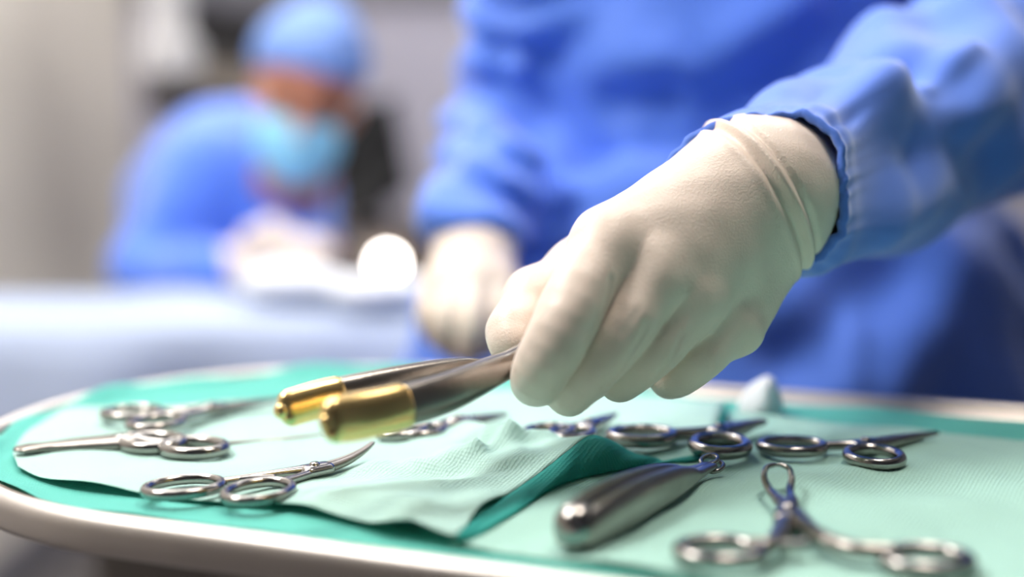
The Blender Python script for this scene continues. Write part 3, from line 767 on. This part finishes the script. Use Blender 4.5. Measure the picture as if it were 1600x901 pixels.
def rotm(yaw, pitch, roll):
    return (Matrix.Rotation(yaw, 3, 'Z') @ Matrix.Rotation(pitch, 3, 'X') @ Matrix.Rotation(roll, 3, 'Y'))
hc = np.array([0.17, 1.02, 1.60]); f1 = head(nurse, hc, rotm(0, .35, 0))
def body1(Q):
    d = f1(Q)
    d = smin(d, chain(Q, [hc + [0, .03, -.05], hc + [0, .07, -.14], [.165, 1.11, 1.34]], [.052, .052, .07], .03), .03)
    d = smin(d, torso(Q, .16, 1.14, [.86, 1.0, 1.1, 1.25, 1.33, 1.38], [.13, .14, .135, .145, .12, .06], [.09, .09, .085, .09, .075, .05]), .03)
    d = smin(d, chain(Q, [SHL, (ELL + SHL) / 2 + np.array([.03, .02, .02]), ELL + np.array([.03, .03, .02]), P(1440, 190, .765), P(1330, 245, .70), P(1262, 276, .668), P(1180, 300, .594)], [.048, .044, .036, .034, .030, .026, .025], .012), .04)
    d = smin(d, chain(Q, [SHR, ELR, P(742, 380, .957)], [.044, .034, .022], .02), .04)
    for k in (-1, 1):
        d = smin(d, chain(Q, [[.16 + .08 * k, 1.15, .88], [.16 + .085 * k, 1.13, .48], [.16 + .09 * k, 1.17, .10], [.16 + .09 * k, 1.16, .045]], [.085, .055, .038, .036], .03), .03)
        d = smin(d, capsule(Q, [.16 + .09 * k, 1.18, .042], [.16 + .11 * k, 1.03, .034], .036, .030), .02)
    return d
mesh_sdf('body', body1, (-0.2, .55, 0), (.55, 1.42, 1.8), .008, M['skin'], nurse)
for k in (-1, 1):
    def shoe(Q, k=k): return smax(capsule(Q, [.16 + .09 * k, 1.19, .048], [.16 + .112 * k, 1.02, .040], .046, .040), -Q[:, 2] + .002, .004)
    mesh_sdf('shoe', shoe, (.16 + .1 * k - .08, .92, 0), (.16 + .1 * k + .08, 1.28, .12), .005, M['shoe'], nurse)
    def trs(Q, k=k): return chain(Q, [[.16 + .08 * k, 1.15, .80], [.16 + .085 * k, 1.13, .48], [.16 + .09 * k, 1.17, .12]], [.095, .072, .06], .03)
    mesh_sdf('trouser_leg', trs, (.16 + .085 * k - .12, 1.0, .06), (.16 + .085 * k + .12, 1.28, .90), .009, M['trouser'], nurse)

# ------------------------------------------------------------------ the held instrument
def held():
    b = P(800, 560, .535)
    t = thing('gold_handled_forceps', b, 'steel instrument with two gold-tipped handles held in the gloved hand', 'forceps')
    def arm(pts, rads, split, name_gold, up):
        pts = np.array(pts); rads = np.array(rads)
        v, f = sweep(pts, rads, seg=24, n=70, up=up, power=2.5, roundend=False)
        return v, f
    near_p = [P(524, 656, .470), P(560, 650, .478), P(626, 635, .490), P(700, 612, .507), P(775, 578, .528), P(800, 565, .536), P(850, 535, .552), P(900, 515, .566)]
    near_r = [(.0042, .0085), (.0050, .0090), (.0052, .0088), (.0052, .0084), (.0050, .0066), (.0048, .0058), (.0045, .0050), (.004, .0045)]
    far_p = [P(454, 637, .500), P(490, 626, .506), P(525, 617, .512), P(600, 600, .525), P(680, 582, .540), P(725, 573, .549), P(760, 572, .556), P(830, 545, .570)]
    far_r = [(.0038, .0072), (.0045, .0074), (.0048, .0074), (.0048, .0070), (.0047, .0058), (.0045, .0046), (.0040, .0040), (.0036, .0036)]
    for pp, rr, nG in ((near_p, near_r, 0), (far_p, far_r, 1)):
        n = 80
        path = catmull(np.array(pp), n); rad = catmull(np.array(rr), n)
        sarc_ = np.concatenate([[0], np.cumsum(np.linalg.norm(np.diff(path, axis=0), axis=1))])
        xg = P(626, 635, .490)[0] if nG == 0 else P(525, 617, .512)[0]
        cut = int(np.argmax(path[:, 0] > xg))
        tube('arm', path[cut - 1:], rad[cut - 1:], M['satin'], t, seg=24, up=(0, 0.25, 1), power=2.5)
        gp, gr = path[:cut + 1], rad[:cut + 1] * 1.07
        g = tube('gold_tip', gp, gr, M['gold'], t, seg=28, up=(0, 0.25, 1), power=2.3)
        g['label'] = 'gold plated rounded end'
        # small blunt nub at the very end
        e = gp[0] - (gp[2] - gp[0]) / np.linalg.norm(gp[2] - gp[0]) * .0038
        lathe('end_nub', [(.0001, .0036)] + [(.0036 * math.cos(a), .0036 * math.sin(a)) for a in np.linspace(1.3, -1.3, 9)] + [(.0001, -.0036)], M['gold'], e, 16, g)
held()

# ------------------------------------------------------------------ operating table, drape, seated surgeon
TX0, TX1, TY0, TY1, TT = -1.12, 0.30, 1.46, 1.82, 0.860
ot = thing('operating_table', (-0.4, 1.66, 0), 'operating table hidden under the pale blue drape behind the tray', 'table')
box('table_top', (TX0 + .04, TY0 + .05, TT - .09), (TX1 - .05, TY1 - .04, TT - .012), M['black'], ot, bevel=.01)
box('column', (-.55, 1.56, .10), (-.25, 1.76, TT - .09), M['satin'], ot, bevel=.01)
box('foot', (-.80, 1.50, 0), (0.0, 1.82, .10), M['pale'], ot, bevel=.015)
def drape(u, v):
    x = TX0 + (TX1 - TX0) * u
    drop = .15; L = drop + (TY1 - TY0) + .1; s = v * L
    hump = .020 * math.exp(-((x + .42) / .30) ** 2)
    if s < drop:
        z = TT - (drop - s); y = TY0 - .015
        amp = min(1, (drop - s) / .12)
        y += amp * (.022 * math.sin(x * 14 + 3.5 * (drop - s)) + .012 * math.sin(x * 31 + 1)) - .03 * amp
        z += .03 * amp * math.sin(x * 5)
        if drop - s < .03: y += .012 * (1 - (drop - s) / .03)
    elif s < drop + (TY1 - TY0):
        y = TY0 + (s - drop); q = math.sin((s - drop) / (TY1 - TY0) * PI)
        z = TT + hump * q + .005 * math.sin(x * 23 + y * 11) * q
    else:
        y = TY1 + .005; z = TT - (s - drop - (TY1 - TY0))
    return (x, y, z)
dr = grid('table_drape', drape, 150, 90, M['drape'], None, solid=.002)
tag(dr, 'pale blue drape hanging over the operating table behind the tray', 'drape')
for i, (x, y, d, rx, rz_) in enumerate(((462, 470, 1.60, .075, .026), (600, 490, 1.55, .07, .022))):
    c = P(x, y, d); c[2] = TT + .022 + rz_ * .7
    def towel(Q, c=c, rx=rx, rz_=rz_):
        return ellipsoid(Q, c, (rx, .05, rz_)) - .003 * noise3(Q, 60, 40)
    tw = mesh_sdf('towel', towel, c - .12, c + .12, .005, M['white'])
    tag(tw, ['white bunched towel on the drape in front of the seated surgeon', 'white bunched towel on the drape nearest the standing person'][i], 'towel', 'white towels on the operating table')

surg = thing('person', (-0.46, 2.12, 0), 'seated person in blue gown, cap and pale blue face mask behind the table', 'person')
h2 = P(478, 150, 1.97)
R2 = rotm(0.10, .30, .20)
f2 = head(surg, h2, R2, 1.0)
nk = h2 + np.array([-.03, .06, -.13])
s2L, s2R = P(325, 268, 2.06), P(440, 318, 2.10)
e2L, e2R = P(262, 425, 1.97), P(462, 430, 2.0)
hA, hB = P(400, 415, 1.86), P(455, 400, 1.86)
def gown2(Q):
    d = torso(Q, -.50, 2.14, [.42, .7, .9, 1.03, 1.08, 1.14], [.24, .21, .18, .16, .12, .06], [.20, .15, .13, .12, .09, .06])
    d = smin(d, capsule(Q, s2L, s2R, .078), .07)
    d = smin(d, chain(Q, [s2L, e2L, hA - np.array([.06, 0, .01])], [.080, .072, .05], .04), .05)
    d = smin(d, chain(Q, [s2R, e2R, hB + np.array([.012, .04, 0])], [.075, .06, .045], .04), .05)
    d = smin(d, chain(Q, [[-.58, 2.10, .50], [-.60, 2.0, .48]], [.11, .10], .04), .05)
    d = smin(d, chain(Q, [[-.42, 2.10, .50], [-.40, 2.0, .48]], [.11, .10], .04), .05)
    d = smin(d, capsule(Q, nk + np.array([-.01, .02, .015]), [-.46, 2.13, 1.07], .062, .085), .03)
    d = d + .02 * gauss_line(Q, P(240, 380, 1.93), P(380, 365, 1.95), .04)
    return d - .007 * noise3(Q, 30, 51) - .003 * noise3(Q, 70, 52)
mesh_sdf('gown', gown2, (-.88, 1.72, .30), (-.05, 2.42, 1.30), .009, M['gown'], surg, smooth_it=1)
for c, e, sg in ((hA, hA + np.array([-.09, .03, -.01]), 1), (hB, hB + np.array([.03, .10, -.01]), -1)):
    fs = []
    for q in range(4):
        b0 = c + np.array([.02 * sg, -.01, .034 - .018 * q]); fs.append(([b0, b0 + np.array([.030 * sg, -.020, .004]), b0 + np.array([.046 * sg, -.016, -.018]), b0 + np.array([.036 * sg, .0, -.028])], [.0125, .0115, .0105, .009]))
    th_ = ([c + np.array([0, .02, .02]), c + np.array([.03 * sg, .012, .045]), c + np.array([.055 * sg, -.004, .036])], [.016, .013, .010])
    pal = [(c - np.array([.03 * sg, 0, 0]), c + np.array([.02 * sg, -.005, .02 - .016 * q]), .026, .016) for q in range(3)]
    pts = np.vstack([q for f in fs for q in f[0]] + [e[None], c[None]])
    mesh_sdf('glove', hand_sdf(pal, fs, th_, ([c - np.array([.03 * sg, 0, 0]), e], [.030, .034])), pts.min(0) - .05, pts.max(0) + .05, .004, M['glove'], surg)
def body2(Q):
    d = f2(Q)
    d = smin(d, chain(Q, [h2 + np.array([0, .03, -.05]), nk, [-.50, 2.13, 1.02]], [.052, .054, .08], .03), .03)
    d = smin(d, torso(Q, -.50, 2.15, [.50, .7, .9, 1.02, 1.08], [.15, .14, .14, .13, .06], [.1, .1, .09, .085, .06]), .04)
    d = smin(d, chain(Q, [s2L, e2L, hA - np.array([.04, 0, 0])], [.05, .04, .026], .03), .04)
    d = smin(d, chain(Q, [s2R, e2R, hB + np.array([.04, .04, 0])], [.05, .04, .026], .03), .04)
    for k in (-1, 1):
        d = smin(d, chain(Q, [[-.50 + .08 * k, 2.15, .54], [-.50 + .11 * k, 1.93, .50], [-.50 + .11 * k, 2.0, .10], [-.50 + .11 * k, 2.0, .045]], [.085, .055, .038, .036], .03), .03)
        d = smin(d, capsule(Q, [-.50 + .11 * k, 2.02, .040], [-.50 + .12 * k, 1.92, .034], .036, .030), .02)
    return d
mesh_sdf('body', body2, (-.85, 1.72, 0), (-.05, 2.42, 1.42), .008, M['skin'], surg)
stool = thing('stool', (-.50, 2.18, 0), 'round black stool under the seated person in the blue gown', 'stool')
lathe('seat', [(.001, .40), (.16, .40), (.175, .385), (.17, .35), (.001, .35)], M['black'], (-.50, 2.2, 0), 32, stool)
tube('post', [(-.50, 2.2, .35), (-.50, 2.2, .04)], .022, M['satin'], stool, n=5)
for a in range(5):
    q = a * 2 * PI / 5
    tube('leg', [(-.50, 2.2, .06), (-.50 + .24 * math.cos(q + .3), 2.2 + .24 * math.sin(q + .3), .02)], .018, M['satin'], stool, n=5)

# ------------------------------------------------------------------ equipment behind
ec = thing('equipment_cart', (-.30, 2.85, 0), 'brown-grey equipment cart with a round bright disc behind the seated person', 'cart')
box('cabinet', (-.50, 2.70, .08), (-.10, 3.05, .74), M['brown'], ec, bevel=.012)
box('worktop', (-.53, 2.67, .74), (-.07, 3.07, .77), M['rail'], ec, bevel=.006)
for i in range(3):
    d = box('drawer', (-.48, 2.685, .12 + .2 * i), (-.12, 2.70, .30 + .2 * i), M['tan'], ec, bevel=.004)
    tube('handle', [(-.36, 2.672, .25 + .2 * i), (-.24, 2.672, .25 + .2 * i)], .006, M['satin'], d, n=5)
for x in (-.46, -.14):
    for y in (2.74, 3.01): lathe('castor', [(.001, .015), (.035, .015), (.038, 0), (.035, -.015), (.001, -.015)], M['black'], (x, y, .04), 18, ec, Matrix.Rotation(PI / 2, 3, 'X'))
box('equipment_module', (-.46, 2.78, .77), (-.12, 3.02, .915), M['brown'], ec, bevel=.01)
box('module_face', (-.44, 2.772, .84), (-.30, 2.780, .89), M['tan'], ec, bevel=.002)
lathe('bright_disc', [(.001, .012), (.018, .010), (.022, .004), (.022, -.006)], M['disc_glow'], P(605, 411, 2.765), 24, ec, Matrix.Rotation(PI / 2, 3, 'X'))  # emissive disc that draws a bright round spot
mo = thing('monitor', (-.30, 2.85, .90), 'black tilted monitor above the equipment cart beside the masked face', 'monitor')
def quad_slab(name, corners, th, m, parent):
    c = np.array(corners); n = np.cross(c[1] - c[0], c[3] - c[0]); n /= np.linalg.norm(n)
    v = np.vstack([c, c + n * th]); f = [(0, 1, 2, 3), (7, 6, 5, 4), (0, 4, 5, 1), (1, 5, 6, 2), (2, 6, 7, 3), (3, 7, 4, 0)]
    return from_np(name, v, f, m, parent, smooth=False)
quad_slab('screen_housing', [P(496, 300, 2.70), P(566, 342, 2.68), P(644, 298, 2.82), P(618, 160, 2.86)][::-1], .04, M['black'], mo)
quad_slab('screen_housing', [P(496, 300, 2.70), P(618, 160, 2.86), P(560, 172, 2.82), P(505, 240, 2.74)], .04, M['black'], mo)
tube('stand_post', [P(585, 300, 2.86), (-.30, 2.90, .902)], .018, M['black'], mo, n=5)

pe = thing('supply_pendant', (-.78, 3.0, 1.27), 'pale ceiling-hung equipment pendant with shelf recess coloured dark for its shade at the upper left', 'pendant')
pc = P(262, 60, 3.0)
bx0 = P(258, 158, 3.0); bx1 = P(440, 192, 3.5)
yaw = math.atan2(bx1[1] - bx0[1], bx1[0] - bx0[0])
Lp = np.linalg.norm((bx1 - bx0)[:2])
def pbox(name, a, b, m, bev=.006, par=pe):
    o = box(name, a, b, m, par, bevel=bev, rotz=yaw, pivot=(0, 0, 0)); 
    for v in o.data.vertices: v.co += Vector((bx0[0], bx0[1], 0))
    return o
zb = 1.215
pbox('shaded_underside', (0, 0, zb - .05), (Lp, .06, zb), M['dark'])  # dark slab stands in for the shaded underside
pbox('shelf', (-.01, -.02, zb), (Lp, .06, zb + .075), M['tan'])
pbox('recess', (.04, .03, zb + .075), (Lp, .06, zb + .22), M['dark'])  # solid block, dark colour stands in for shade in the opening
pbox('top_box', (.03, .0, zb + .22), (Lp, .06, zb + .36), M['rail'])
pbox('corner_post', (-.045, -.05, zb + .02), (.045, .03, 1.62), M['pale'], .015)
pbox('corner_foot', (-.06, -.07, zb + .03), (.065, .04, zb + .13), M['pale'], .02)
pbox('ceiling_column', (.12, .0, zb + .34), (.34, .058, ZC), M['pale'], .01)
